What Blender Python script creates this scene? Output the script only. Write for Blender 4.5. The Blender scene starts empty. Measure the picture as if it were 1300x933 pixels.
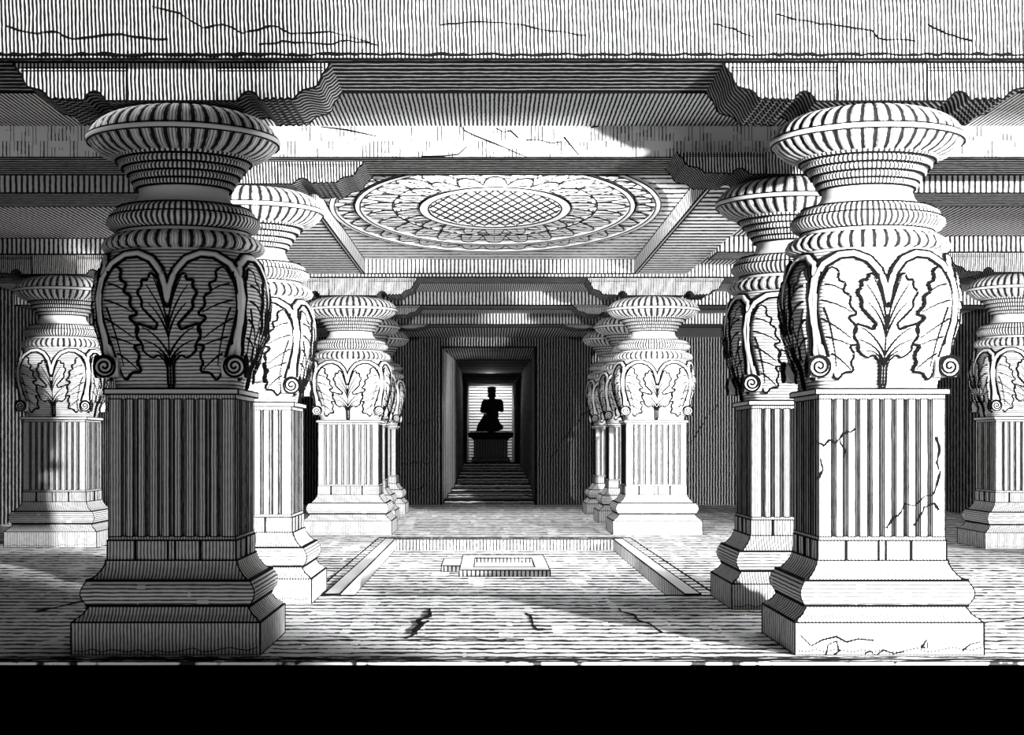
import bpy, bmesh, math, random
from mathutils import Vector, Matrix
from mathutils.geometry import tessellate_polygon
random.seed(7)
C = bpy.context.scene.collection
sc = bpy.context.scene
PI = math.pi
EYE = 1.148

# ------------------------------------------------------------------ materials
def hatch(name, mode='V', sp=.024, duty=.45, line=.03, base=.85, wob=.25, brk=.0, rough=.9, spot=0.0, slant=0.0, second=0):
    """white stone engraved with dark strokes; mode says which way the strokes run"""
    base *= .70; line *= .70
    m = bpy.data.materials.new(name); m.use_nodes = True
    nt = m.node_tree; N = nt.nodes; L = nt.links
    bs = N['Principled BSDF']; bs.inputs['Roughness'].default_value = rough
    bs.inputs['Specular IOR Level'].default_value = 0.05
    def mth(op, a=None, b=None, c=None):
        n = N.new('ShaderNodeMath'); n.operation = op
        for i, v in enumerate((a, b, c)):
            if v is None: continue
            if isinstance(v, (int, float)): n.inputs[i].default_value = v
            else: L.new(v, n.inputs[i])
        return n.outputs[0]
    tc = N.new('ShaderNodeTexCoord'); sx = N.new('ShaderNodeSeparateXYZ'); L.new(tc.outputs['Object'], sx.inputs[0])
    X, Y, Z = sx.outputs
    gn = N.new('ShaderNodeSeparateXYZ'); L.new(tc.outputs['Normal'], gn.inputs[0])
    fx = mth('GREATER_THAN', mth('ABSOLUTE', gn.outputs[0]), mth('ABSOLUTE', gn.outputs[1]))
    mix = mth('ADD', mth('MULTIPLY', Y, mth('MULTIPLY', fx, .3)), mth('MULTIPLY', X, mth('SUBTRACT', 1.0, fx)))
    if mode == 'V': u = mth('DIVIDE', mth('ADD', mix, mth('MULTIPLY', Z, slant)), sp); along = Z
    elif mode == 'H': u = mth('DIVIDE', Z, sp); along = mix
    elif mode == 'X': u = mth('DIVIDE', Y, sp); along = X
    elif mode == 'Y': u = mth('DIVIDE', mth('ADD', X, mth('MULTIPLY', Y, slant)), sp); along = Y
    elif mode == 'LOG': u = mth('MULTIPLY', mth('LOGARITHM', mth('MAXIMUM', Y, 1.0), math.e), sp); along = X
    elif mode == 'A': u = mth('MULTIPLY', mth('ARCTAN2', Y, X), sp / (2 * PI)); along = Z
    elif mode == 'F': u = mth('MULTIPLY', Z, 0.0); along = Z
    no = N.new('ShaderNodeTexNoise'); no.inputs['Scale'].default_value = 9.0; no.inputs['Detail'].default_value = 3
    L.new(tc.outputs['Object'], no.inputs['Vector'])
    n2 = N.new('ShaderNodeTexNoise'); n2.inputs['Scale'].default_value = 26.0; n2.inputs['Detail'].default_value = 1
    L.new(tc.outputs['Object'], n2.inputs['Vector'])
    uu = mth('ADD', u, mth('MULTIPLY', mth('SUBTRACT', no.outputs[0], .5), wob * 3))
    tri = mth('MULTIPLY', mth('ABSOLUTE', mth('SUBTRACT', mth('FRACT', uu), .5)), 2.0)     # 1 at line centre
    d = mth('ADD', duty, mth('MULTIPLY', mth('SUBTRACT', n2.outputs[0], .5), .35))
    thr = mth('SUBTRACT', 1.0, d)
    mr = N.new('ShaderNodeMapRange'); L.new(tri, mr.inputs['Value'])
    L.new(mth('SUBTRACT', thr, .07), mr.inputs['From Min']); L.new(mth('ADD', thr, .07), mr.inputs['From Max'])
    k = mr.outputs[0]
    if mode == 'F': k = mth('MULTIPLY', k, 0.0)
    if second:   # thinner strokes between the heavy ones
        t2 = mth('MULTIPLY', mth('ABSOLUTE', mth('SUBTRACT', mth('FRACT', mth('MULTIPLY', uu, second)), .5)), 2.0)
        k = mth('MAXIMUM', k, mth('MULTIPLY', mth('GREATER_THAN', t2, mth('SUBTRACT', 1.12, mth('MULTIPLY', no.outputs[0], .75))), .86))
    if brk > 0:   # strokes that break off
        cell = N.new('ShaderNodeTexNoise'); cell.inputs['Scale'].default_value = 1.0; cell.inputs['Detail'].default_value = 2
        cv = N.new('ShaderNodeCombineXYZ'); L.new(mth('FLOOR', uu), cv.inputs[0]); L.new(mth('MULTIPLY', along, 3.0), cv.inputs[1])
        L.new(cv.outputs[0], cell.inputs['Vector'])
        k = mth('MULTIPLY', k, mth('GREATER_THAN', cell.outputs[0], brk))
    if spot > 0:  # ink blots and nicks
        n3 = N.new('ShaderNodeTexNoise'); n3.inputs['Scale'].default_value = 34.0; n3.inputs['Detail'].default_value = 4
        L.new(tc.outputs['Object'], n3.inputs['Vector'])
        k = mth('MAXIMUM', k, mth('GREATER_THAN', n3.outputs[0], 1 - spot))
    mc = N.new('ShaderNodeMix'); mc.data_type = 'RGBA'
    L.new(k, mc.inputs[0]); mc.inputs[6].default_value = (base, base, base, 1); mc.inputs[7].default_value = (line, line, line, 1)
    L.new(mc.outputs[2], bs.inputs['Base Color'])
    return m

M = {
 'ink': hatch('ink_black', 'F', base=.004),
 'white': hatch('pale_stone', 'V', .023, .42, .17, .86, .12, brk=.25),
 'vase': hatch('pale_stone_level_strokes', 'H', .020, .45, .15, .86, .12, brk=.2),
 'relief': hatch('carved_relief_stone', 'F', base=.86),
 'leaf': hatch('leaf_carving_stone', 'H', .020, .38, .16, .86, .3, brk=.3),
 'plinth': hatch('plinth_stone', 'V', .019, .46, .14, .86, .25, brk=.15),
 'gad': hatch('gadrooned_stone', 'A', 44, .36, .02, .86, .05, brk=.15, second=4),
 'gadfine': hatch('beaded_stone', 'A', 84, .5, .03, .86, .1, brk=.3),
 'shaftm': hatch('fluted_stone', 'V', .0155, .45, .15, .86, .15, brk=.2),
 'mold': hatch('moulded_stone', 'H', .021, .42, .10, .86, .12, brk=.36),
 'rock': hatch('rough_rock', 'V', .0215, .57, .015, .80, .22, brk=.12, slant=.03),
 'beam2': hatch('pale_beam_stone', 'V', .027, .34, .06, .88, .12, brk=.5),
 'beam3': hatch('beam_stone', 'V', .046, .42, .03, .85, .1),
 'beam4': hatch('far_beam_stone', 'V', .052, .45, .02, .8, .1),
 'soffit': hatch('shaded_soffit_stone', 'X', .09, .74, .01, .7, .12, spot=.28),  # shade under the beams put into heavy strokes and a lower base
 'ceilY': hatch('ceiling_strokes_inward', 'Y', .030, .45, .02, .9, .1),
 'ceilYd': hatch('side_ceiling_strokes', 'Y', .05, .5, .02, .9, .1),
 'ceilX': hatch('ceiling_strokes_across', 'X', .24, .45, .02, .9, .05),
 'panel': hatch('coffer_panel_strokes', 'X', .28, .3, .02, .9, .1, brk=.3),
 'reveal': hatch('coffer_edge_stone', 'V', .05, .38, .03, .88, .05),
 'revealY': hatch('coffer_side_stone', 'V', .05, .40, .03, .88, .05, slant=.25),
 'petal': hatch('petal_stone', 'X', .17, .28, .03, .9, .1, brk=.35),
 'ribbon': hatch('bracket_underside', 'Y', .035, .66, .01, .42, .1, slant=-.5),  # underside shade put into the colour, darker than the bracket face
 'wall': hatch('shaded_wall_rock', 'V', .052, .64, .008, .36, .15, spot=.30),  # background shade put into the low base and dense strokes
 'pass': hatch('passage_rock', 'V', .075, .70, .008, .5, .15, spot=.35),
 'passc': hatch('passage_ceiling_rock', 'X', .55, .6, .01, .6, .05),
 'jamb': hatch('jamb_stone', 'V', .17, .38, .02, .85, .05),
 'niche': hatch('niche_stone', 'H', .085, .36, .02, .9, .06),
 'floor': hatch('floor_strokes', 'LOG', 50, .36, .03, 1.2, .28, brk=.40),
 'step': hatch('step_strokes', 'H', .055, .6, .01, .6, .2, spot=.3),
 'stepx': hatch('step_tread_strokes', 'X', .35, .6, .01, .6, .2, spot=.3),
 'rim': hatch('rim_stone', 'F', base=.9),
 'basinV': hatch('basin_stone', 'V', .040, .36, .02, .88, .06),
 'idol': hatch('dark_idol_stone', 'H', .05, .5, .004, .03, .5),
 'altar': hatch('altar_stone', 'V', .045, .66, .004, .35, .15),
}

# ------------------------------------------------------------------ mesh helpers
class MB:
    def __init__(s, *mats): s.bm = bmesh.new(); s.mats = list(mats)
    def mi(s, m):
        if m not in s.mats: s.mats.append(m)
        return s.mats.index(m)
    def face(s, pts, m=None, smooth=False):
        vs = [s.bm.verts.new(p) for p in pts]
        f = s.bm.faces.new(vs); f.material_index = s.mi(m) if m else 0; f.smooth = smooth
        return f
    def box(s, x0, x1, y0, y1, z0, z1, m=None, mats=None):
        v = [s.bm.verts.new((x, y, z)) for z in (z0, z1) for y in (y0, y1) for x in (x0, x1)]
        q = {'bottom': (0, 2, 3, 1), 'top': (4, 5, 7, 6), 'front': (0, 1, 5, 4), 'back': (2, 6, 7, 3), 'left': (0, 4, 6, 2), 'right': (1, 3, 7, 5)}
        for k, ix in q.items():
            f = s.bm.faces.new([v[i] for i in ix]); mm = (mats or {}).get(k, m)
            f.material_index = s.mi(mm) if mm else 0
    def strip(s, loops, m=None, smooth=False, close=True, caps=(False, False)):
        rows = [[s.bm.verts.new(p) for p in lp] for lp in loops]
        n = len(rows[0]); k = s.mi(m) if m else 0
        for a, b in zip(rows, rows[1:]):
            for i in range(n if close else n - 1):
                j = (i + 1) % n
                f = s.bm.faces.new((a[i], a[j], b[j], b[i])); f.material_index = k; f.smooth = smooth
        if caps[0]: f = s.bm.faces.new(list(reversed(rows[0]))); f.material_index = k
        if caps[1]: f = s.bm.faces.new(rows[-1]); f.material_index = k
    def lathe(s, prof, n=48, m=None, c=(0, 0), ribs=0, amp=0, smooth=True, mats=None, caps=(True, True)):
        def rad(r, a):
            return r * (1 - amp * (1 - abs(math.sin(a * ribs / 2)) ** .6)) if ribs else r
        loops = [[(c[0] + rad(r, 2*PI*i/n) * math.cos(2*PI*i/n), c[1] + rad(r, 2*PI*i/n) * math.sin(2*PI*i/n), z) for i in range(n)] for r, z in prof]
        s.strip(loops, m, smooth, True, caps)
    def tube(s, pts, r, m=None, n=4, closed=False):
        pts = [Vector(p) for p in pts]; k = s.mi(m) if m else 0
        rows = []
        for i, p in enumerate(pts):
            if closed: t = pts[(i+1) % len(pts)] - pts[i-1]
            else: t = pts[min(i+1, len(pts)-1)] - pts[max(i-1, 0)]
            if t.length < 1e-9: t = Vector((0, 0, 1))
            t.normalize(); up = Vector((0, 0, 1)) if abs(t.z) < .9 else Vector((0, 1, 0))
            a = t.cross(up).normalized(); b = t.cross(a)
            rr = r[i] if isinstance(r, (list, tuple)) else r
            rows.append([s.bm.verts.new(p + rr * (math.cos(2*PI*(q+.5)/n) * a + math.sin(2*PI*(q+.5)/n) * b)) for q in range(n)])
        if closed: rows.append(rows[0])
        for a, b in zip(rows, rows[1:]):
            for q in range(n):
                f = s.bm.faces.new((a[q], a[(q+1) % n], b[(q+1) % n], b[q])); f.material_index = k; f.smooth = n > 5
        if not closed:
            for rw in (rows[0], rows[-1]):
                f = s.bm.faces.new(rw); f.material_index = k
    def ink_edges(s, w=.005, ang=28, zmin=-1e9):
        """thin dark engraved line along every sharp edge"""
        bm = s.bm; bmesh.ops.remove_doubles(bm, verts=bm.verts, dist=1e-5)
        segs = []
        for e in bm.edges:
            if len(e.link_faces) == 2:
                if e.link_faces[0].material_index != e.link_faces[1].material_index or e.calc_face_angle(0) > math.radians(ang):
                    if e.calc_face_angle(0) > math.radians(8): segs.append((e.verts[0].co.copy(), e.verts[1].co.copy()))
            elif len(e.link_faces) == 1: segs.append((e.verts[0].co.copy(), e.verts[1].co.copy()))
        for a, b in segs:
            if a.z < zmin and b.z < zmin: continue
            d = (b - a)
            if d.length < 1e-4: continue
            d.normalize(); s.tube((a - d*w*.3, b + d*w*.3), w * .95, M['ink'])
    def build(s, name, parent=None, merge=True):
        if merge: bmesh.ops.remove_doubles(s.bm, verts=s.bm.verts, dist=1e-6)
        bmesh.ops.recalc_face_normals(s.bm, faces=s.bm.faces)
        me = bpy.data.meshes.new(name); s.bm.to_mesh(me); s.bm.free()
        for m in s.mats: me.materials.append(m)
        o = bpy.data.objects.new(name, me); C.objects.link(o)
        if parent: o.parent = parent
        return o
def thing(name, label, cat, loc=(0, 0, 0), group=None):
    o = bpy.data.objects.new(name, None); C.objects.link(o); o.location = loc; o.empty_display_size = .3
    o['label'] = label; o['category'] = cat; o['kind'] = 'thing'
    if group: o['group'] = group
    return o
def tag(o, label, cat, group=None):
    o['label'] = label; o['category'] = cat; o['kind'] = 'thing'
    if group: o['group'] = group
    return o
def struct(o): o['kind'] = 'structure'; return o
def copy_tree(o, parent=None):
    c = o.copy(); C.objects.link(c)
    if parent: c.parent = parent
    for ch in list(o.children): copy_tree(ch, c)
    return c
def lerp_table(t, x):
    if x <= t[0][0]: return t[0][1]
    for (a, b), (c, d) in zip(t, t[1:]):
        if x <= c: 
            k = (x - a) / (c - a); k = k*k*(3-2*k)*.5 + k*.5
            return b + (d - b) * k
    return t[-1][1]

# ------------------------------------------------------------------ the pillar (local origin: centre of its base, on the floor)
def square_loop(h, z): return [(-h, -h, z), (h, -h, z), (h, h, z), (-h, h, z)]
def square_stack(mb, prof, m=None):
    mb.strip([square_loop(h, z) for h, z in prof], m, False, True, (True, True))

RT = [(1.455, .342), (1.55, .358), (1.68, .40), (1.84, .445), (1.97, .463), (2.08, .455), (2.16, .435), (2.22, .41), (2.25, .39)]
def vR(z): return lerp_table(RT, z)
def vN(z): return 5.5 - 3.1 * max(0, min(1, (z - 1.5) / .74))
def vase_pt(u, z, off=0.0):
    R, n = vR(z), vN(z); u = max(-R*.999, min(R*.999, u))
    y = (R**n - abs(u)**n) ** (1/n)
    return Vector((u, -y, z)), R, n
def on_vase(u, z, off, side):
    p, R, n = vase_pt(u, z)
    nx = (abs(p.x)/R)**(n-1) * (1 if p.x > 0 else -1); ny = -(abs(p.y)/R)**(n-1)
    nv = Vector((nx, ny, 0));
    if nv.length < 1e-6: nv = Vector((0, -1, 0))
    nv.normalize(); q = p + nv * off
    return Matrix.Rotation(side * PI/2, 3, 'Z') @ q
def flat_relief(mb, poly, side, off=.024, m=None, outline=.0105):
    bm = bmesh.new(); vs = [bm.verts.new((u, 0, z)) for u, z in poly]
    for tri in tessellate_polygon([[Vector((u, z, 0)) for u, z in poly]]):
        try: bm.faces.new([vs[i] for i in tri])
        except ValueError: pass
    bmesh.ops.subdivide_edges(bm, edges=[e for e in bm.edges], cuts=3, use_grid_fill=True)
    bmesh.ops.triangulate(bm, faces=bm.faces)
    k = mb.mi(m) if m else 0
    mp = {v: mb.bm.verts.new(on_vase(v.co.x, v.co.z, off, side)) for v in bm.verts}
    for f in bm.faces:
        g = mb.bm.faces.new([mp[v] for v in f.verts]); g.material_index = k; g.smooth = True
    bm.free()
    dense = []
    for (a, b), (c, d) in zip(poly, poly[1:] + poly[:1]):
        for q in range(4): dense.append((a + (c-a)*q/4, b + (d-b)*q/4))
    top = [on_vase(u, z, off, side) for u, z in dense]; bot = [on_vase(u, z, -.01, side) for u, z in dense]
    mb.strip([bot, top], m)
    mb.tube([on_vase(u, z, off*.75, side) for u, z in dense], outline, M['ink'], closed=True)
def vein(mb, pts, side, off=.026, r=.0055):
    if len(pts) == 2: dense = [(pts[0][0] + (pts[1][0]-pts[0][0])*q/8, pts[0][1] + (pts[1][1]-pts[0][1])*q/8) for q in range(9)]
    else:
        dense = []
        for q in range(11):
            t_ = q/10; dense.append(tuple((1-t_)**2*pts[0][i] + 2*t_*(1-t_)*(pts[1][i] + (.02 if i else 0)) + t_*t_*pts[2][i] for i in (0, 1)))
    mb.tube([on_vase(u*.94, z, off, side) for u, z in dense], [r*(1.35 - .8*i/len(dense)) for i in range(len(dense))], M['ink'])

LEAF = [(.016, 1.46), (.016, 1.60), (.06, 1.645), (.10, 1.625), (.150, 1.665), (.148, 1.70), (.185, 1.735), (.165, 1.775), (.175, 1.81), (.12, 1.795), (.07, 1.775),
        (.055, 1.81), (.10, 1.85), (.145, 1.90), (.14, 1.935), (.17, 1.98), (.14, 2.01), (.145, 2.05), (.11, 2.045), (.095, 2.09), (.06, 2.06), (.035, 1.98), (0, 1.88)]
def sq(p, k=.92): return [(u*k, z) for u, z in p]
def chaikin(p):
    out = []
    for a, b in zip(p, p[1:] + p[:1]):
        out += [(a[0]*.8+b[0]*.2, a[1]*.8+b[1]*.2), (a[0]*.2+b[0]*.8, a[1]*.2+b[1]*.8)]
    return out
def mir(p): return [(-u, z) for u, z in p]
CENTRE = [p for p in LEAF] + [(-u, z) for u, z in reversed(LEAF[:-1])]
SIDE = [(-.315, 2.13), (-.275, 2.10), (-.285, 2.05), (-.24, 2.03), (-.262, 1.985), (-.215, 1.96), (-.225, 1.91), (-.175, 1.86), (-.235, 1.845), (-.185, 1.80), (-.195, 1.755),
        (-.155, 1.70), (-.215, 1.69), (-.18, 1.64), (-.20, 1.60), (-.175, 1.55), (-.235, 1.545), (-.27, 1.50), (-.30, 1.56), (-.325, 1.66), (-.365, 1.78), (-.39, 1.90), (-.38, 2.02)]
ARCH = sq([(-.335, 1.60), (-.365, 1.70), (-.405, 1.82), (-.42, 1.95), (-.40, 2.06), (-.345, 2.145), (-.26, 2.195), (-.18, 2.20), (-.10, 2.165), (-.045, 2.10), (-.012, 2.01), (0, 1.93)], .93)
SIDE = chaikin(sq(SIDE)); CENTRE = chaikin(sq(CENTRE, .97))

def build_pillar(label, loc):
    t = thing('carved_pillar', label, 'pillar', loc, 'carved pillars of the hall')
    b = MB(M['plinth'])
    b.box(-.515, .515, -.515, .515, 0, .178); b.ink_edges(.006)
    # chipped bottom edge lines of the plinth
    for s in (-1, 1):
        pts = [(x, s*.517, .015 + .03*random.random()) for x in [-.5 + .05*i for i in range(21)]]
        b.tube(pts, .003, M['ink'])
    pl = b.build('plinth', t)
    b = MB(M['mold'])
    square_stack(b, [(.505, .178), (.50, .19), (.465, .215), (.445, .245), (.437, .262)]); 
    b.ink_edges(.005, 40); b.mats[0] = M['plinth']
    b.build('base_flare', t)
    b = MB(M['mold'])
    tor = [(.445 + .032*math.sin(PI*i/8), .262 + .138*i/8) for i in range(9)]
    square_stack(b, tor)
    for z in (.262, .40):
        h = .447; b.tube(square_loop(h, z), .006, M['ink'], closed=True)
    b.ink_edges(.004, 60)
    b.build('torus_moulding', t)
    b = MB(M['plinth'])
    square_stack(b, [(.43, .40), (.40, .43), (.375, .465), (.365, .49), (.365, .505)])
    b.ink_edges(.005, 40); b.build('upper_flare', t)
    b = MB(M['plinth'])
    square_stack(b, [(.356, .505), (.356, .615)]); 
    for s in range(4):
        R = Matrix.Rotation(s*PI/2, 3, 'Z')
        for x in (-.2, -.02, .02, .16):
            b.tube([R @ Vector((x, -.357, .51)), R @ Vector((x, -.357, .61))], .0025, M['ink'])
    b.ink_edges(.006); b.build('shaft_block', t)
    # fluted shaft: plan polygon with nine grooves a side
    H, gw, gd = .35, .0125, .04
    plan, ins = [], []
    for s in range(4):
        R = Matrix.Rotation(s*PI/2, 3, 'Z')
        pts = [(-H, -H)]
        for g in range(9):
            x = -.268 + g * .067
            pts += [(x-gw, -H), (x-gw, -H+gd), (x+gw, -H+gd), (x+gw, -H)]
        plan += [R @ Vector((x, y, 0)) for x, y in pts]
    n = len(plan)
    b = MB(M['shaftm'])
    lo, hi = [(p.x, p.y, .635) for p in plan], [(p.x, p.y, 1.40) for p in plan]
    b.strip([lo, hi])
    b.ink_edges(.0045, 40)
    square_stack(b, [(.35, .61), (.35, .635)]); square_stack(b, [(.35, 1.40), (.35, 1.425)])
    for s in range(4):
        R = Matrix.Rotation(s*PI/2, 3, 'Z')
        b.tube([R @ Vector((-.35, -.351, .61)), R @ Vector((-.35, -.351, 1.425))], .004, M['ink'])
    b.build('fluted_shaft', t)
    b = MB(M['relief']); square_stack(b, [(.372, 1.425), (.372, 1.455)]); b.ink_edges(.006); b.build('fillet', t)
    # vase shaped body
    b = MB(M['vase']); NS = 96
    def sl(z):
        R, n_ = vR(z), vN(z); out = []
        for i in range(NS):
            a = 2*PI*i/NS; c, s_ = math.cos(a), math.sin(a)
            k = (abs(c)**n_ + abs(s_)**n_) ** (-1/n_)
            out.append((R*k*c, R*k*s_, z))
        return out
    b.strip([sl(1.455 + .795*i/28) for i in range(29)], None, True, True, (True, True))
    va = b.build('vase_body', t)
    for s in range(4):
        c = MB(M['leaf']); flat_relief(c, CENTRE, s)
        vein(c, [(0, 1.47), (0, 1.86)], s)
        for k in (-1, 1):
            for pts in ([(0, 1.60), (.05*k, 1.68), (.15*k, 1.72)], [(0, 1.64), (.06*k, 1.73), (.15*k, 1.79)], [(0, 1.58), (.04*k, 1.65), (.11*k, 1.66)],
                        [(0, 1.74), (.03*k, 1.83), (.11*k, 1.92)], [(0, 1.78), (.03*k, 1.88), (.12*k, 2.02)], [(0, 1.80), (.02*k, 1.92), (.08*k, 2.06)]):
                vein(c, pts, s)
        c.build('palmette_leaf', va)
        for k in (-1, 1):
            c = MB(M['leaf'])
            pl_ = SIDE if k < 0 else mir(SIDE)
            flat_relief(c, pl_, s)
            for pts in ([(-.34, 2.03), (-.28, 2.0), (-.24, 1.98)], [(-.36, 1.94), (-.28, 1.90), (-.20, 1.87)], [(-.36, 1.84), (-.29, 1.78), (-.2, 1.73)],
                        [(-.33, 1.74), (-.26, 1.70), (-.19, 1.69)], [(-.30, 1.65), (-.25, 1.60), (-.19, 1.56)], [(-.35, 1.9), (-.30, 1.75), (-.27, 1.58)]):
                vein(c, pts if k < 0 else mir(pts), s)
            c.build('side_leaf', va)
        c = MB(M['relief'])
        for k in (-1, 1):
            ar = ARCH if k < 0 else mir(ARCH)
            dense = []
            for (a, b_), (c_, d) in zip(ar, ar[1:]):
                for q in range(3): dense.append((a + (c_-a)*q/3, b_ + (d-b_)*q/3))
            dense.append(ar[-1])
            c.tube([on_vase(u, z, .012, s) for u, z in dense], .017, None, n=8)
            for sh in (-.022, .022):
                off = []
                for i, (u, z) in enumerate(dense):
                    a = dense[max(i-1, 0)]; e = dense[min(i+1, len(dense)-1)]
                    tx, tz = e[0]-a[0], e[1]-a[1]; l = math.hypot(tx, tz) or 1
                    off.append((u - tz/l*sh, z + tx/l*sh))
                c.tube([on_vase(u, z, .014, s) for u, z in off], .0095, M['ink'])
        c.build('scroll_arch', va)
    for sx in (-1, 1):
        for sy in (-1, 1):
            c = MB(M['relief'])
            for ax in (0, 1):
                def tr(p, q, w, h=1.578):   # p,q in the disc plane, w outwards
                    if ax == 0: return (sx*(.358 + p), sy*(.315 + w), h + q)
                    return (sx*(.315 + w), sy*(.358 + p), h + q)
                nn = 20
                c.strip([[tr(.058*math.cos(2*PI*i/nn), .058*math.sin(2*PI*i/nn), w) for i in range(nn)] for w in (-.03, .098)], None, False, True, (True, True))
                c.tube([tr(.058*math.cos(2*PI*i/nn), .058*math.sin(2*PI*i/nn), .099) for i in range(nn)], .009, M['ink'], closed=True)
                c.tube([tr((.056 - .05*i/26)*math.cos(2*PI*i/13), (.056 - .05*i/26)*math.sin(2*PI*i/13), .101) for i in range(27)], .0085, M['ink'])
            c.build('volute', va)
    # gadrooned ring above the vase
    b = MB(M['gad'])
    b.lathe([(.40, 2.235), (.455, 2.25), (.468, 2.275), (.45, 2.31), (.41, 2.335)], 176, ribs=44, amp=.035)
    b.build('gadroon_ring', t)
    b = MB(M['relief'])
    b.lathe([(.40, 2.325), (.385, 2.345), (.37, 2.365)], 64)
    b.tube([(.375*math.cos(a*PI/24), .375*math.sin(a*PI/24), 2.362) for a in range(48)], .006, M['ink'], closed=True)
    b.tube([(.405*math.cos(a*PI/24), .405*math.sin(a*PI/24), 2.332) for a in range(48)], .006, M['ink'], closed=True)
    b.build('plain_collar', t)
    b = MB(M['gadfine'])
    b.lathe([(.36, 2.36), (.415, 2.375), (.44, 2.405), (.435, 2.43), (.41, 2.445), (.415, 2.452), (.405, 2.475), (.36, 2.50)], 96)
    for r, z in ((.422, 2.443), (.375, 2.498)):
        b.tube([(r*math.cos(a*PI/32), r*math.sin(a*PI/32), z) for a in range(64)], .005, M['ink'], closed=True)
    b.build('ring_moulding', t)
    b = MB(M['relief'])
    b.lathe([(.35, 2.49), (.30, 2.515), (.268, 2.55), (.255, 2.59), (.26, 2.62)], 64)
    b.build('neck', t)
    b = MB(M['gadfine'])
    pr = []
    for i, (r, z) in enumerate([(.265, 2.61), (.285, 2.645), (.312, 2.685), (.345, 2.725), (.378, 2.765)]):
        pr += [(r, z), (r + .022, z + .008), (r + .024, z + .026), (r + .01, z + .036)]
    b.lathe(pr, 96)
    for r, z in [(.27, 2.61), (.29, 2.645), (.318, 2.685), (.35, 2.725), (.385, 2.765)]:
        b.tube([(r*math.cos(a*PI/32), r*math.sin(a*PI/32), z+.0) for a in range(64)], .0085, M['ink'], closed=True)
    b.build('beaded_neck_rings', t)
    b = MB(M['gad'])
    prof = [(.36, 2.775), (.42, 2.785), (.47, 2.805), (.51, 2.835), (.535, 2.87), (.54, 2.90), (.533, 2.93), (.512, 2.962), (.478, 2.992), (.43, 3.018), (.37, 3.037), (.30, 3.048), (.2, 3.052)]
    b.lathe(prof, 264, ribs=44, amp=.045)
    cu = b.build('cushion_capital', t)
    b = MB(M['relief'])
    b.lathe([(.525, 2.872), (.55, 2.875), (.553, 2.897), (.525, 2.903)], 72)
    for z in (2.870, 2.904):
        b.tube([(.545*math.cos(a*PI/36), .545*math.sin(a*PI/36), z) for a in range(72)], .0045, M['ink'], closed=True)
    b.build('rim_band', cu)
    # bracket: one block with two scalloped arms, local z from 3.051 up by .21
    arm = [(.36, 0), (.385, .028), (.40, .046), (.425, .055), (.45, .05), (.472, .034), (.485, .008), (.51, .004), (.525, .017), (.545, .004), (.565, .017), (.585, .004), (.605, .018), (.625, .006), (.645, .02), (.665, .008),
           (.685, .02), (.705, .045), (.73, .062), (.765, .07), (.795, .078), (.815, .095), (.825, .125), (.835, .15), (.855, .17), (.88, .21)]
    ZB = 3.052
    prof = [(-x, z) for x, z in reversed(arm)] + [(x, z) for x, z in arm]
    br = MB(M['rock']); y0, y1 = -.35, .35
    k = br.mi(M['ribbon'])
    for (a, b_), (c_, d) in zip(prof, prof[1:]):
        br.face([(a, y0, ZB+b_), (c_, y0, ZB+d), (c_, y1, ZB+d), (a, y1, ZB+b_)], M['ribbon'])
    br.face([(-.88, y0, ZB+.21), (.88, y0, ZB+.21), (.88, y1, ZB+.21), (-.88, y1, ZB+.21)])
    for yy in (y0, y1):
        for (a, b_), (c_, d) in zip(prof, prof[1:]):
            br.face([(a, yy, ZB+b_), (c_, yy, ZB+d), (c_, yy, ZB+.21), (a, yy, ZB+.21)] if abs(d-.21) > 1e-6 and abs(b_-.21) > 1e-6 else
                    ([(a, yy, ZB+b_), (c_, yy, ZB+d), (a, yy, ZB+.21)] if abs(d-.21) < 1e-6 else [(a, yy, ZB+b_), (c_, yy, ZB+d), (c_, yy, ZB+.21)]))
        br.tube([(x, yy, ZB+z) for x, z in prof], .007, M['ink'])
        s = -1 if yy < 0 else 1
        for x in (-.25, .25): br.tube([(x, yy+s*.002, ZB+.005), (x, yy+s*.002, ZB+.205)], .007, M['ink'])
        for sg in (-1, 1):
            for z in (.168, .185): br.tube([(sg*.25, yy+s*.002, ZB+z), (sg*.84, yy+s*.002, ZB+z)], .004, M['ink'])
    br.build('bracket', t)
    return t

def setup(o, loc, sxy, sz_br, label):
    o.location = loc; o['label'] = label; o.scale = (sxy, sxy, 1)
    for c in o.children:
        if c.name.startswith('bracket'):
            c.scale = (1/sxy, 1/sxy, sz_br); c.location.z = 3.052 * (1 - sz_br)

# depth of front plinth face -> centre
spots = [
 # X, centre Y, scale xy, bracket height scale, label
 (-1.765, 9.09, 1.00, 1.00, 'near left pillar in deep shade, the darkest and largest one on the left'),
 (2.175, 9.09, 1.00, 1.00, 'near right pillar brightly lit on its front, the largest one on the right'),
 (-1.80, 11.86, 1.00, .76, 'bright white pillar half hidden just behind the dark near left pillar'),
 (2.195, 11.46, 1.00, .76, 'white pillar half hidden just behind the bright near right pillar'),
 (-1.81, 20.52, 1.10, 1.06, 'squat white pillar left of the far end of the sunken floor'),
 (2.125, 20.52, 1.10, 1.06, 'squat white pillar right of the far end of the sunken floor'),
 (-1.90, 23.6, 1.0, .67, 'pillar peeping out right behind the squat white pillar on the left'),
 (2.10, 23.5, 1.0, .67, 'pillar peeping out left behind the squat white pillar on the right'),
 (-1.90, 26.3, 1.0, .34, 'rearmost pillar of the left row, next to the back wall'),
 (2.09, 26.3, 1.0, .34, 'rearmost pillar of the right row, next to the back wall'),
 (-4.88, 18.0, 1.0, 1.03, 'grey pillar standing alone at the far left edge in the side aisle'),
 (5.95, 17.8, 1.0, 1.03, 'dim pillar cut by the right edge of the view in the side aisle'),
]
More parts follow.
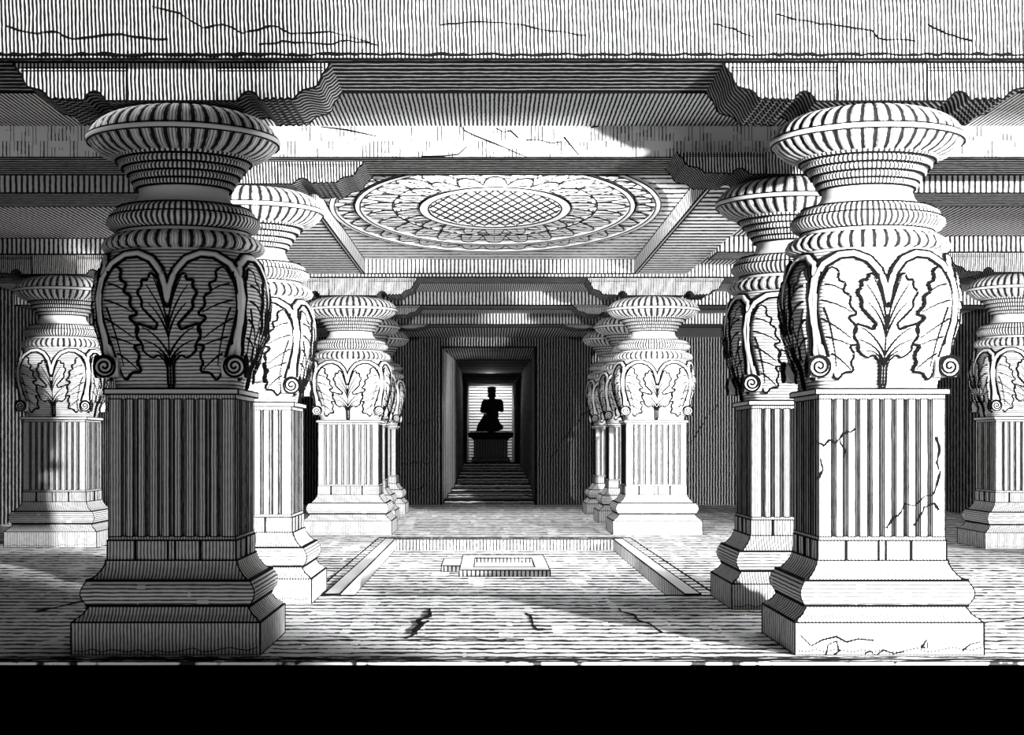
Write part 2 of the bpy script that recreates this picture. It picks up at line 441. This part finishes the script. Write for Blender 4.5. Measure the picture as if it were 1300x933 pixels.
proto = build_pillar(spots[0][4], (0, 0, 0))
pillars = [proto] + [copy_tree(proto) for _ in spots[1:]]
for o, (x, y, sxy, sb, lab) in zip(pillars, spots): setup(o, (x, y, 0), sxy, sb, lab)

def crack_part(tubes):
    cr = MB(M['ink']); cr.tube(*tubes); o = cr.build('crack', pillars[1]); o['label'] = 'dark ragged crack in the stone'
def cp(px, py, face=-.351, dist=8.74): return ((px-622)*dist/2000 - 2.175, face, 1.148 + (564-py)*dist/2000)
for pts in ([(1036, 560), (1046, 566), (1052, 558), (1062, 562), (1070, 551), (1080, 548), (1088, 542)], [(1066, 560), (1073, 574), (1070, 583)],
            [(1125, 670), (1133, 658), (1141, 654), (1148, 640), (1160, 643), (1172, 632), (1185, 628), (1190, 612), (1196, 590)],
            [(1160, 668), (1168, 655), (1173, 644), (1186, 640), (1195, 652)], [(1188, 555), (1193, 570), (1189, 588), (1194, 600)], [(1038, 610), (1045, 596), (1040, 575)]):
    q = []
    for (a, b_), (c_, d) in zip(pts, pts[1:]):
        for k in range(3): q.append(cp(a+(c_-a)*k/3, b_+(d-b_)*k/3 + random.uniform(-1.5, 1.5)))
    crack_part((q, [.0075*random.uniform(.5, 1.4) for _ in q]))
for pts in ([(1016, 806), (1030, 820), (1045, 812), (1062, 808), (1075, 815), (1090, 811), (1110, 813)], [(1048, 832), (1052, 818), (1062, 814), (1066, 826), (1058, 832)],
            [(1098, 830), (1105, 826), (1112, 832), (1122, 825), (1135, 830), (1148, 827)], [(1170, 822), (1177, 812), (1178, 822), (1170, 822)], [(1222, 826), (1232, 818), (1244, 815)]):
    crack_part(([cp(a, b_, -.517, 8.57) for a, b_ in pts], [.006*random.uniform(.5, 1.4) for _ in pts]))

# ------------------------------------------------------------------ floor with the sunken square
XL, XR, YB = -7.0, 7.8, 29.8
TX0, TX1, TY0, TY1 = -1.15, 1.49, 11.95, 18.85      # inner edges of the sunken floor
OX0, OX1, OY0, OY1 = -1.26, 1.62, 11.95, 19.6
f = MB(M['floor'])
f.box(XL, XR, 8.29, TY0, -.013, 0); f.box(XL, XR, TY1, YB+6, -.3, 0)
f.box(XL, TX0, TY0, TY1, -.3, 0); f.box(TX1, XR, TY0, TY1, -.3, 0)
rnd = random.Random(3)
def crack(mb, a, b, n, j, r, z=.002, axis='z'):
    pts = []
    for i in range(n+1):
        t_ = i/n; p = Vector(a).lerp(Vector(b), t_)
        if 0 < i < n:
            if axis == 'z': p += Vector((rnd.uniform(-j, j), rnd.uniform(-j, j)*2, 0))
            else: p += Vector((rnd.uniform(-j, j), 0, rnd.uniform(-j, j)))
        pts.append(p)
    mb.tube(pts, [r*rnd.uniform(.4, 1.3) for _ in pts], M['ink'])
crack(f, (-.45, 9.5, .001), (-.42, 11.0, .001), 9, .03, .018)
crack(f, (-.50, 9.3, .001), (-.40, 10.2, .001), 6, .03, .012)
crack(f, (.30, 9.7, .001), (.24, 10.7, .001), 6, .02, .006)
crack(f, (1.05, 9.6, .001), (.9, 11.0, .001), 6, .03, .008)
crack(f, (-2.4, 14.5, .001), (-3.1, 10.8, .001), 14, .03, .014)
crack(f, (2.6, 9.5, .001), (3.6, 10.5, .001), 10, .03, .007)
crack(f, (-1.3, 9.2, .001), (.2, 9.25, .001), 16, .02, .006)
crack(f, (3.0, 12.5, .001), (4.2, 12.6, .001), 10, .03, .007)
crack(f, (-1.6, 8.38, .001), (5.2, 8.38, .001), 60, .012, .014)
crack(f, (-6, 8.45, .001), (-1.6, 8.38, .001), 40, .012, .014)
struct(f.build('floor', merge=False))
f = MB(M['floor'])
f.box(TX0-.06, TX1+.06, TY0-.06, TY1+.06, -.3, -.12)
struct(f.build('floor_sunken'))
# walls of the recess and its pale kerb
r = MB(M['rim'])
r.box(TX0-.11, TX0+.012, TY0, TY1+.12, -.121, .012, mats={'right': M['rim']})
r.box(TX1-.012, TX1+.11, TY0, TY1+.12, -.121, .012, mats={'left': M['basinV']})  # strokes put this side's shade into the colour; the lit left side stays plain
r.box(TX0, TX1, TY1-.012, TY1+.12, -.121, .012, mats={'front': M['basinV']})
r.ink_edges(.0065)
struct(r.build('trim_1'))
r = MB(M['floor'])
for y in (TY0+.0, ): r.tube([(OX0-.1, y, .003), (OX1+.1, y, .003)], .007, M['ink'])
r.tube([(OX0-.1, TY0, .003), (OX0-.1, TY1+.5, .003), (OX1+.1, TY1+.5, .003), (OX1+.1, TY0, .003)], .007, M['ink'])
struct(r.build('trim_2'))

# stone basin in the sunken floor
bs = thing('stone_basin', 'low oblong stone basin lying in the middle of the sunken floor', 'basin', (.142, 16.1, -.12))
b = MB(M['rim'])
bx, by, bh, wx, wy = .435, 1.02, .062, .30, .62
b.box(-bx, -wx, -by, by, 0, bh, mats={'front': M['basinV']}); b.box(wx, bx, -by, by, 0, bh, mats={'front': M['basinV']})
b.box(-wx, wx, -by, -wy, 0, bh, mats={'front': M['basinV'], 'back': M['basinV']}); b.box(-wx, wx, wy, by, 0, bh, mats={'front': M['basinV']})
b.box(-wx, wx, -wy, wy, 0, .012)
b.bm.verts.ensure_lookup_table()
L8 = .0075
for z in (0.0, bh):
    b.tube([(-bx, -by, z), (bx, -by, z), (bx, by, z), (-bx, by, z)], L8, M['ink'], closed=True)
b.tube([(-wx, -wy, bh), (wx, -wy, bh), (wx, wy, bh), (-wx, wy, bh)], L8, M['ink'], closed=True)
b.tube([(-bx, -by, 0), (-bx, -by, bh)], L8, M['ink']); b.tube([(bx, -by, 0), (bx, -by, bh)], L8, M['ink'])
b.build('basin_body', bs, merge=False)
b = MB(M['rim'])
b.box(-bx-.19, -bx, -.45, .55, 0, bh, mats={'front': M['basinV']}); b.ink_edges(.0075); b.build('spout', bs)

# ------------------------------------------------------------------ beams
def E(z): return EYE + z
def beam(label, x0, x1, y0, y1, z0, z1, mats, extra=None, w=.007):
    b = MB(mats['front']); b.box(x0, x1, y0, y1, E(z0), E(z1), mats=mats)
    b.ink_edges(w)
    if extra: extra(b)
    return tag(b.build('stone_beam', merge=False), label, 'beam', 'cross beams of the hall')
def rough_lines(b):
    y = 8.655
    # irregular broken layer lines over the rock face, px-measured heights turned into metres
    def zz(py): return E((564-py)*8.7/2000)
    def xx(px): return (px-622)*8.7/2000
    for pts in ([(10, 35), (45, 45), (70, 42), (95, 52), (150, 46), (180, 50), (215, 52)],
                [(195, 12), (230, 20), (260, 38), (285, 33), (310, 44), (330, 40), (350, 35), (370, 46), (420, 44), (470, 56)],
                [(330, 60), (360, 55), (420, 58), (445, 54), (480, 60)],
                [(560, 35), (600, 30), (650, 33), (700, 42), (745, 48)],
                [(985, 22), (1020, 30), (1060, 35), (1105, 41), (1112, 52), (1160, 55)],
                [(905, 33), (930, 40), (955, 50)], [(1175, 34), (1200, 45), (1232, 55)]):
        q = []
        for (a, b_), (c, d) in zip(pts, pts[1:]):
            for k in range(4): q.append((xx(a+(c-a)*k/4), y-.004, zz(b_+(d-b_)*k/4 + rnd.uniform(-1.2, 1.2))))
        q.append((xx(pts[-1][0]), y-.004, zz(pts[-1][1])))
        b.tube(q, [.0045*rnd.uniform(.5, 1.5) for _ in q], M['ink'])
    q = [(xx(px), y-.003, zz(72 + rnd.uniform(-1.5, 1.0))) for px in range(-20, 1330, 8)]
    b.tube(q, [.009*rnd.uniform(.6, 1.4) for _ in q], M['ink'])
S = M['soffit']
beam('rough rock lintel across the whole top, nearest the viewer', XL, XR, 8.66, 9.48, 2.118, 3.1, {'front': M['rock'], 'bottom': S, 'back': M['rock'], 'left': M['rock'], 'right': M['rock'], 'top': M['rock']}, rough_lines, .009)
def b2_lines(b):
    y = 11.346
    def P(px, py): return ((px-622)*11.35/2000, y, E((564-py)*11.35/2000))
    for pts in ([(585, 160), (590, 166), (602, 172), (622, 180), (640, 187), (655, 194), (668, 199)],
                [(630, 163), (640, 168), (648, 166), (658, 175)], [(668, 178), (685, 178), (700, 182), (712, 180)],
                [(716, 174), (724, 184), (735, 197)], [(535, 199), (565, 198), (582, 196), (593, 186)],
                [(408, 161), (440, 165), (478, 173)], [(750, 162), (760, 160)]):
        b.tube([P(*p) for p in pts], [.006*rnd.uniform(.5, 1.5) for _ in pts], M['ink'])
beam('pale cracked beam resting over the second pair of pillars', XL, XR, 11.35, 12.08, 2.066, 2.55, {'front': M['beam2'], 'bottom': S, 'back': M['beam3'], 'top': S}, b2_lines, .007)
beam('narrow beam across the left side aisle ceiling', XL, -2.36, 12.85, 13.58, 2.05, 2.30, {'front': M['beam3'], 'bottom': S, 'back': S}, None, .007)
beam('narrow beam across the right side aisle ceiling', 2.52, XR, 12.85, 13.58, 2.05, 2.30, {'front': M['beam3'], 'bottom': S, 'back': S}, None, .007)
beam('beam over the lone pillar in the left side aisle', XL, -2.36, 17.65, 18.35, 2.13, 2.308, {'front': M['beam4'], 'bottom': S, 'back': S}, None, .009)
beam('beam over the dim pillar in the right side aisle', 2.52, XR, 17.45, 18.15, 2.13, 2.308, {'front': M['beam4'], 'bottom': S, 'back': S}, None, .009)
beam('beam over the squat pillars, under the carved ceiling panel', XL, XR, 20.17, 20.87, 2.14, 2.6, {'front': M['beam3'], 'bottom': S, 'back': S}, None, .010)
beam('beam over the fourth pair of pillars, above the doorway', XL, XR, 23.2, 23.9, 2.05, 2.5, {'front': M['beam4'], 'bottom': S, 'back': S}, None, .010)
beam('hindmost beam, lowest in the view above the doorway', XL, XR, 26.0, 26.65, 1.98-.0, 2.5, {'front': M['beam4'], 'bottom': S, 'back': S}, None, .010)

# ------------------------------------------------------------------ ceiling slabs
def slab(name, x0, x1, y0, y1, z, m, th=.3):
    b = MB(m); b.box(x0, x1, y0, y1, E(z), E(z)+th); return struct(b.build(name))
slab('ceiling', XL, XR, 9.48, 11.35, 2.293, M['ceilY'])
slab('ceiling', XL, -2.36, 12.08, 20.17, 2.31, M['ceilYd'])
slab('ceiling', 2.52, XR, 12.08, 20.17, 2.31, M['ceilYd'])
CX0, CX1, CY0, CY1 = -1.616, 1.858, 12.6, 20.1
CZ, RZ = 2.18, 2.363
slab('ceiling', -2.36, CX0, 12.08, 20.17, CZ, M['ceilX'], .4)
slab('ceiling', CX1, 2.52, 12.08, 20.17, CZ, M['ceilX'], .4)
slab('ceiling', CX0, CX1, 12.08, CY0, CZ, M['ceilX'], .4)
b = MB(M['ceilX']); b.box(CX0, CX1, CY1, 20.17, E(CZ), E(CZ)+.4, mats={'front': M['reveal']}); struct(b.build('ceiling'))
for nm, x0, x1, sd in (('trim_3', CX0-.02, CX0+.012, 'right'), ('trim_4', CX1-.012, CX1+.02, 'left')):
    b = MB(M['relief']); b.box(x0, x1, CY0, CY1, E(CZ)-.002, E(RZ), mats={sd: M['revealY']}); b.ink_edges(.009); struct(b.build(nm))
b = MB(M['relief']); b.box(CX0, CX1, CY1-.012, CY1+.01, E(CZ)-.002, E(RZ), mats={'front': M['reveal']}); b.ink_edges(.009); struct(b.build('trim_5'))
slab('ceiling', CX0-.05, CX1+.05, CY0-.1, CY1+.06, RZ, M['panel'], .25)
slab('ceiling', XL, XR, 20.87, 23.2, 2.25, M['ceilY'])
slab('ceiling', XL, XR, 23.9, 26.0, 2.16, M['ceilY'])
slab('ceiling', XL, XR, 26.65, 29.8, 2.03, M['ceilYd'])

# ------------------------------------------------------------------ ceiling medallion
md = thing('ceiling_medallion', 'large oval lotus carving with a latticed centre on the ceiling panel', 'ceiling carving', (.05, 16.0, E(RZ)))
def ell(rx, ry, z, n=96, cy=0): return [(rx*math.cos(2*PI*i/n), cy + ry*math.sin(2*PI*i/n), z) for i in range(n)]
CY = -.33
def ring(rx0, ry0, rx1, ry1, h, name, cy, w=.006):
    b = MB(M['rim'])
    b.strip([ell(rx0, ry0, .0, cy=cy), ell(rx0, ry0, -h, cy=cy), ell(rx1, ry1, -h, cy=cy), ell(rx1, ry1, .0, cy=cy)])
    b.tube(ell(rx0, ry0, -h, cy=cy), w, M['ink'], closed=True); b.tube(ell(rx1, ry1, -h, cy=cy), w, M['ink'], closed=True)
    b.build(name, md)
b = MB(M['rim'])
b.strip([ell(.66, 1.22, 0, cy=CY), ell(.66, 1.22, -.02, cy=CY)], caps=(False, True))
for fam in (1, -1):
    for k in range(-9, 10):
        # chords of the ellipse running diagonally
        t0 = k * .32; pts = []
        for i in range(-40, 41):
            x = i/40*.66; yn = fam * x/.66 * 1.9 + t0
            if (x/.66)**2 + yn**2 < 1: pts.append((x, CY + yn*1.22, -.024))
        if len(pts) > 1: b.tube([pts[0], pts[-1]], .007, M['ink'])
b.build('lattice_disc', md)
ring(.66, 1.22, .75, 1.40, .035, 'inner_ring', CY, .008)
ring(1.34, 2.55, 1.39, 2.64, .03, 'middle_ring', -.15)
ring(1.60, 3.10, 1.65, 3.20, .03, 'outer_ring', 0)
def petal_ring(n, rx0, ry0, rx1, ry1, cy0, cy1, wid, h, name):
    for k in range(n):
        a = 2*PI*(k+.5)/n; da = PI/n * wid
        b = MB(M['petal'])
        out = []
        for i in range(17):
            s = i/16*2-1
            rr = 1 - abs(s)**2.4
            out.append((a + s*da, rr))
        pts = []
        for (aa, rr) in out:
            x = (rx0 + (rx1-rx0)*rr) * math.cos(aa); y = (cy0 + (cy1-cy0)*rr) + (ry0 + (ry1-ry0)*rr) * math.sin(aa)
            pts.append((x, y))
        top = [(x, y, -h) for x, y in pts]; bt = [(x, y, 0) for x, y in pts]
        b.strip([bt, top], close=True)
        b.face(top)
        b.tube(top, .0065, M['ink'], closed=True)
        xm = (rx0+(rx1-rx0)*.15)*math.cos(a); ym = cy0+(ry0+(ry1-ry0)*.15)*math.sin(a)
        xe = (rx0+(rx1-rx0)*.7)*math.cos(a); ye = cy0+(ry0+(ry1-ry0)*.7)*math.sin(a)
        b.tube([(xm, ym, -h-.002), (xe, ye, -h-.002)], .005, M['ink'])
        b.build(name, md)
petal_ring(22, .76, 1.44, 1.0, 1.9, CY, -.28, .98, .02, 'inner_petal')
petal_ring(26, 1.02, 1.98, 1.30, 2.5, -.25, -.15, .98, .016, 'middle_petal')
petal_ring(34, 1.41, 2.70, 1.57, 3.02, -.12, 0, .98, .014, 'outer_petal')

# ------------------------------------------------------------------ walls
def wallbox(name, x0, x1, y0, y1, z0, z1, m, mats=None, w=None):
    b = MB(m); b.box(x0, x1, y0, y1, z0, z1, mats=mats)
    if w: b.ink_edges(w)
    return struct(b.build(name))
HT = 3.6
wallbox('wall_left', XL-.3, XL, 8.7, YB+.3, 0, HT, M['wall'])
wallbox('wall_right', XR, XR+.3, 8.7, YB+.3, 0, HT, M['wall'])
DX0, DX1, DZ = -.924, .86, E(1.85)
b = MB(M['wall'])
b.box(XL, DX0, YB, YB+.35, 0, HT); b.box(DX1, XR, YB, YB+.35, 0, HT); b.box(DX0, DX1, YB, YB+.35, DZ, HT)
for a, c in (((DX0-.65, YB-.003, 1.5), (DX0-.2, YB-.003, 1.62)), ((DX0-1.2, YB-.003, .75), (DX0-.2, YB-.003, .8)), ((DX0-1.0, YB-.003, 2.1), (DX0-.5, YB-.003, 2.2)),
             ((DX1+.3, YB-.003, .9), (DX1+1.1, YB-.003, 2.0)), ((3.6, YB-.003, 1.0), (4.3, YB-.003, 1.9)), ((DX0-1.1, YB-.003, .25), (DX0-.25, YB-.003, .35))):
    crack(b, a, c, 12, .05, .010, axis='y')
b.tube([(DX0, YB, 0), (DX0, YB, DZ), (DX1, YB, DZ), (DX1, YB, 0)], .014, M['ink'])
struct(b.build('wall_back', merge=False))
# passage: reveal first, pale on the left and toned as shade on the right, then dark rock narrowing towards the shrine
Y1, Y2 = 34.4, 46.0
A0, A1 = -.93, .90
B0, B1 = -.62, .65
def quad_wall(name, pts, m, th, w=.012):
    b = MB(m); pts = [Vector(p) for p in pts]; th = Vector(th)
    lo = [p for p in pts]; hi = [p + th for p in pts]
    b.strip([lo, hi], None, False, True, (True, True))
    if w: b.ink_edges(w)
    return struct(b.build(name))
ZA, ZBk = E(1.85), E(1.70)
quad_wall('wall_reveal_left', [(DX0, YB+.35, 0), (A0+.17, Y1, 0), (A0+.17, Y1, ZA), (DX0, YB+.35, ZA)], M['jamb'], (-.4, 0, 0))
quad_wall('wall_reveal_right', [(DX1, YB+.35, 0), (A1, Y1, 0), (A1, Y1, ZA), (DX1, YB+.35, ZA)], M['pass'], (.4, 0, 0))  # dark passage strokes stand for the shade on this side
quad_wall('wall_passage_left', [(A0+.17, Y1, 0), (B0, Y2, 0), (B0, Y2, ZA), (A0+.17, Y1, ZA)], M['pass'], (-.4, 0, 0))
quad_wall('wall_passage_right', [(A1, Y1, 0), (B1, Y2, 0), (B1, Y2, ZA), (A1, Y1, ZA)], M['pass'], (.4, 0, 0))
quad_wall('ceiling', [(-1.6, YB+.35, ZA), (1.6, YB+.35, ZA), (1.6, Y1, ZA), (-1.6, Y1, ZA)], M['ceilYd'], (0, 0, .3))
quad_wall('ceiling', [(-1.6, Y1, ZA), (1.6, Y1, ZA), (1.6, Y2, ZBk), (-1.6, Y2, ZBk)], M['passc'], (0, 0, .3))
b = MB(M['niche']); b.box(-1.2, 1.2, Y2, Y2+.3, 0, HT); struct(b.build('wall_shrine'))
st = thing('stone_steps', 'broad dark stone steps climbing the passage to the shrine', 'steps', (0, 0, 0))
NSTEP = 9; ys = [30.6 + i*1.2 for i in range(NSTEP)]
for i, y in enumerate(ys):
    z0, z1 = .665*i/NSTEP, .665*(i+1)/NSTEP
    def xa(yy): 
        if yy < Y1: return DX0 + (A0+.17-DX0)*(yy-YB)/(Y1-YB), DX1 + (A1-DX1)*(yy-YB)/(Y1-YB)
        k = (yy-Y1)/(Y2-Y1); return A0+.17 + (B0-A0-.17)*k, A1 + (B1-A1)*k
    ye = Y2 if i == NSTEP-1 else y + 1.2
    (l0, r0), (l1, r1) = xa(y), xa(ye)
    b = MB(M['stepx']); zl = -.0 if i == 0 else z0 - .03
    l0 += .01; l1 += .01; r0 -= .01; r1 -= .01; ye -= .004 if i == NSTEP-1 else 0
    v = [(l0, y, zl), (r0, y, zl), (r1, ye, zl), (l1, ye, zl)]; u = [(p[0], p[1], z1) for p in v]
    b.strip([v, u], M['step'], False, True, (True, False)); b.face(u, M['stepx']); b.ink_edges(.010)
    b.build('step', st)
# altar and idol
al = thing('altar', 'table-like stone altar at the end of the passage, carrying the dark statue', 'altar', (.02, 43.9, .672))
b = MB(M['altar']); b.box(-.46, .46, -.35, .35, 0, .62); b.ink_edges(.012)
b.build('altar_body', al)
b = MB(M['altar']); b.strip([[(s*x, t_*y, z) for s, t_ in ((-1, -1), (1, -1), (1, 1), (-1, 1))] for x, y, z in ((.48, .37, .62), (.60, .45, .68), (.62, .47, .72), (.62, .47, .78), (.56, .43, .81))], M['idol'], False, True, (True, True))
b.ink_edges(.012); b.build('altar_slab', al)
b = MB(M['altar']); b.box(-.52, .52, -.41, .41, 0, .10); b.ink_edges(.01); b.build('altar_foot', al)

def idol():
    t = thing('seated_statue', 'small dark draped statue with a tall crown set on the altar', 'statue', (.05, 43.9, .672+.81))
    bm = bmesh.new()
    def ball(c, r, rot=0):
        mat = Matrix.Translation(c) @ Matrix.Rotation(rot, 4, 'Y') @ Matrix.Diagonal((*r, 1))
        bmesh.ops.create_uvsphere(bm, u_segments=20, v_segments=14, radius=1, matrix=mat)
    def limb(a, b_, r0, r1, n=9):
        a, b_ = Vector(a), Vector(b_)
        for i in range(n+1):
            k = i/n; r = r0 + (r1-r0)*k; ball(a.lerp(b_, k), (r, r, r))
    ball((0, 0, .105), (.27, .24, .10)); ball((.01, 0, .27), (.21, .17, .18))
    limb((-.12, -.05, .22), (-.27, -.18, .14), .105, .08); limb((-.27, -.18, .14), (.02, -.25, .09), .075, .05)   # folded legs
    limb((.12, -.05, .22), (.25, -.18, .14), .105, .08); limb((.25, -.18, .14), (0, -.27, .14), .07, .05)
    ball((.02, 0, .48), (.18, .13, .17)); ball((.02, 0, .66), (.20, .135, .17)); ball((.02, -.02, .83), (.25, .12, .10))
    limb((-.20, 0, .83), (-.265, -.05, .60), .085, .065); limb((-.265, -.05, .60), (-.08, -.17, .55), .058, .038)   # left arm folded in
    limb((.24, 0, .83), (.275, -.05, .62), .085, .065); limb((.275, -.05, .62), (.14, -.18, .78), .058, .038)      # right arm raised
    ball((-.05, -.18, .55), (.045, .035, .03)); ball((.12, -.19, .81), (.035, .025, .05))
    limb((.01, 0, .88), (.01, -.01, .97), .085, .075, 4)
    ball((0, -.015, 1.04), (.105, .11, .115)); ball((0, -.125, 1.03), (.014, .02, .03)); ball((-.105, 0, 1.02), (.02, .03, .055)); ball((.105, 0, 1.02), (.02, .03, .055))
    me = bpy.data.meshes.new('body'); bm.to_mesh(me); bm.free(); me.materials.append(M['idol'])
    o = bpy.data.objects.new('body', me); C.objects.link(o); o.parent = t
    md_ = o.modifiers.new('Remesh', 'REMESH'); md_.mode = 'VOXEL'; md_.voxel_size = .02; md_.use_smooth_shade = True
    sm = o.modifiers.new('Smooth', 'SMOOTH'); sm.iterations = 3
    b = MB(M['idol']); b.lathe([(.11, 1.10), (.13, 1.13), (.12, 1.16), (.115, 1.21), (.135, 1.235), (.13, 1.26), (.06, 1.275)], 20); b.build('crown', t)
    b = MB(M['idol'])   # cloth falling at one side of the lap
    b.strip([[(x0 + .01*math.sin(i*1.9), -.1 + .2*(i/12) , z) if False else (x0 - w*math.cos(PI*i/12), -.02 - w*1.0*math.sin(PI*i/12), z) for i in range(13)] for x0, w, z in ((-.16, .06, .50), (-.20, .10, .36), (-.26, .14, .2), (-.27, .17, .02))], None, True, True, (True, True))
    b.build('drapery', t)
    return t
idol()

# ------------------------------------------------------------------ camera
cam = bpy.data.cameras.new('camera'); co = bpy.data.objects.new('camera', cam); C.objects.link(co)
co.location = (0, 0, EYE); co.rotation_euler = (PI/2, 0, 0)
cam.sensor_width = 36; cam.lens = 36*2000/1300
cam.shift_x = (650-622)/1300; cam.shift_y = (564-466.5)/1300
cam.clip_end = 200; sc.camera = co

# ------------------------------------------------------------------ light
def spot(name, loc, target, power, angle, blend=.1, r=.1):
    l = bpy.data.lights.new(name, 'SPOT'); l.energy = power; l.spot_size = math.radians(angle); l.spot_blend = blend; l.shadow_soft_size = r
    o = bpy.data.objects.new(name, l); C.objects.link(o); o.location = loc
    o.rotation_euler = (Vector(target) - Vector(loc)).to_track_quat('-Z', 'Y').to_euler(); return o
def sun(name, direction, e, ang):
    l = bpy.data.lights.new(name, 'SUN'); l.energy = e; l.angle = math.radians(ang)
    o = bpy.data.objects.new(name, l); C.objects.link(o); o.rotation_euler = Vector(direction).to_track_quat('-Z', 'Y').to_euler(); return o
# daylight as two added spots behind the viewer on the right; its left edge stops short of the near left pillar
def daylight(S, tz, power, edge, width):
    az = math.radians(edge - width/2); d = Vector((-math.sin(az), math.cos(az), tz))
    spot('daylight', S, Vector(S) + d*20, power, width, .015, .3)
daylight((14, -12, 4.6), -.11, 130000, 35.1, 46)
daylight((7, -12, .7), .05, 105000, 21.4, 34)
sun('sky_fill', (-.15, 1, -.10), .12, 60)
sun('ground_bounce', (0, 1, .4), .75, 60)
lk = spot('lintel_fill', (-3.6, -8, 9), (-3.6, 8.7, 4.75), 26000, 12.2, .12, .1); lk.scale = (2.6, 1, 1)  # added spot brightening only the left part of the lintel
spot('coffer_fill', (.12, 12.8, 2.9), (.12, 24, 2.7), 2300, 100, .5, 0)  # added fill without a fixture, lifts the far beams and back wall
spot('shrine_fill', (.05, 45.0, 2.75), (.05, 46, 1.6), 130, 150, .5, 0)  # added fill that brightens the niche wall behind the statue
spot('passage_fill', (.55, 31.2, 2.7), (-.9, 33.2, 1.3), 60, 110, .9, 0)  # added fill for the left reveal, no fixture there
spot('passage_fill', (0, 40, 2.8), (0, 37, .3), 30, 140, .6, 0)  # added fill over the steps, no fixture there
spot('floor_fill', (.2, 15.0, 3.3), (.2, 16.5, 0), 420, 128, .7, 0)  # added unseen fills, here and below, to brighten the floor
spot('floor_fill', (.2, 25.0, 3.1), (.2, 24.8, 0), 260, 130, .7, 0)
spot('floor_fill', (-4.2, 11.8, 3.35), (-4.2, 11.3, 0), 300, 112, .7, 0)
spot('floor_fill', (4.6, 12.4, 3.35), (4.4, 12.0, 0), 360, 114, .7, 0)
w = bpy.data.worlds.new('world'); sc.world = w; w.use_nodes = True
w.node_tree.nodes['Background'].inputs[0].default_value = (0, 0, 0, 1)
sc.view_settings.view_transform = 'Standard'; sc.view_settings.look = 'None'
sc.view_settings.exposure = 0; sc.view_settings.gamma = 1; sc.view_settings.use_curve_mapping = False
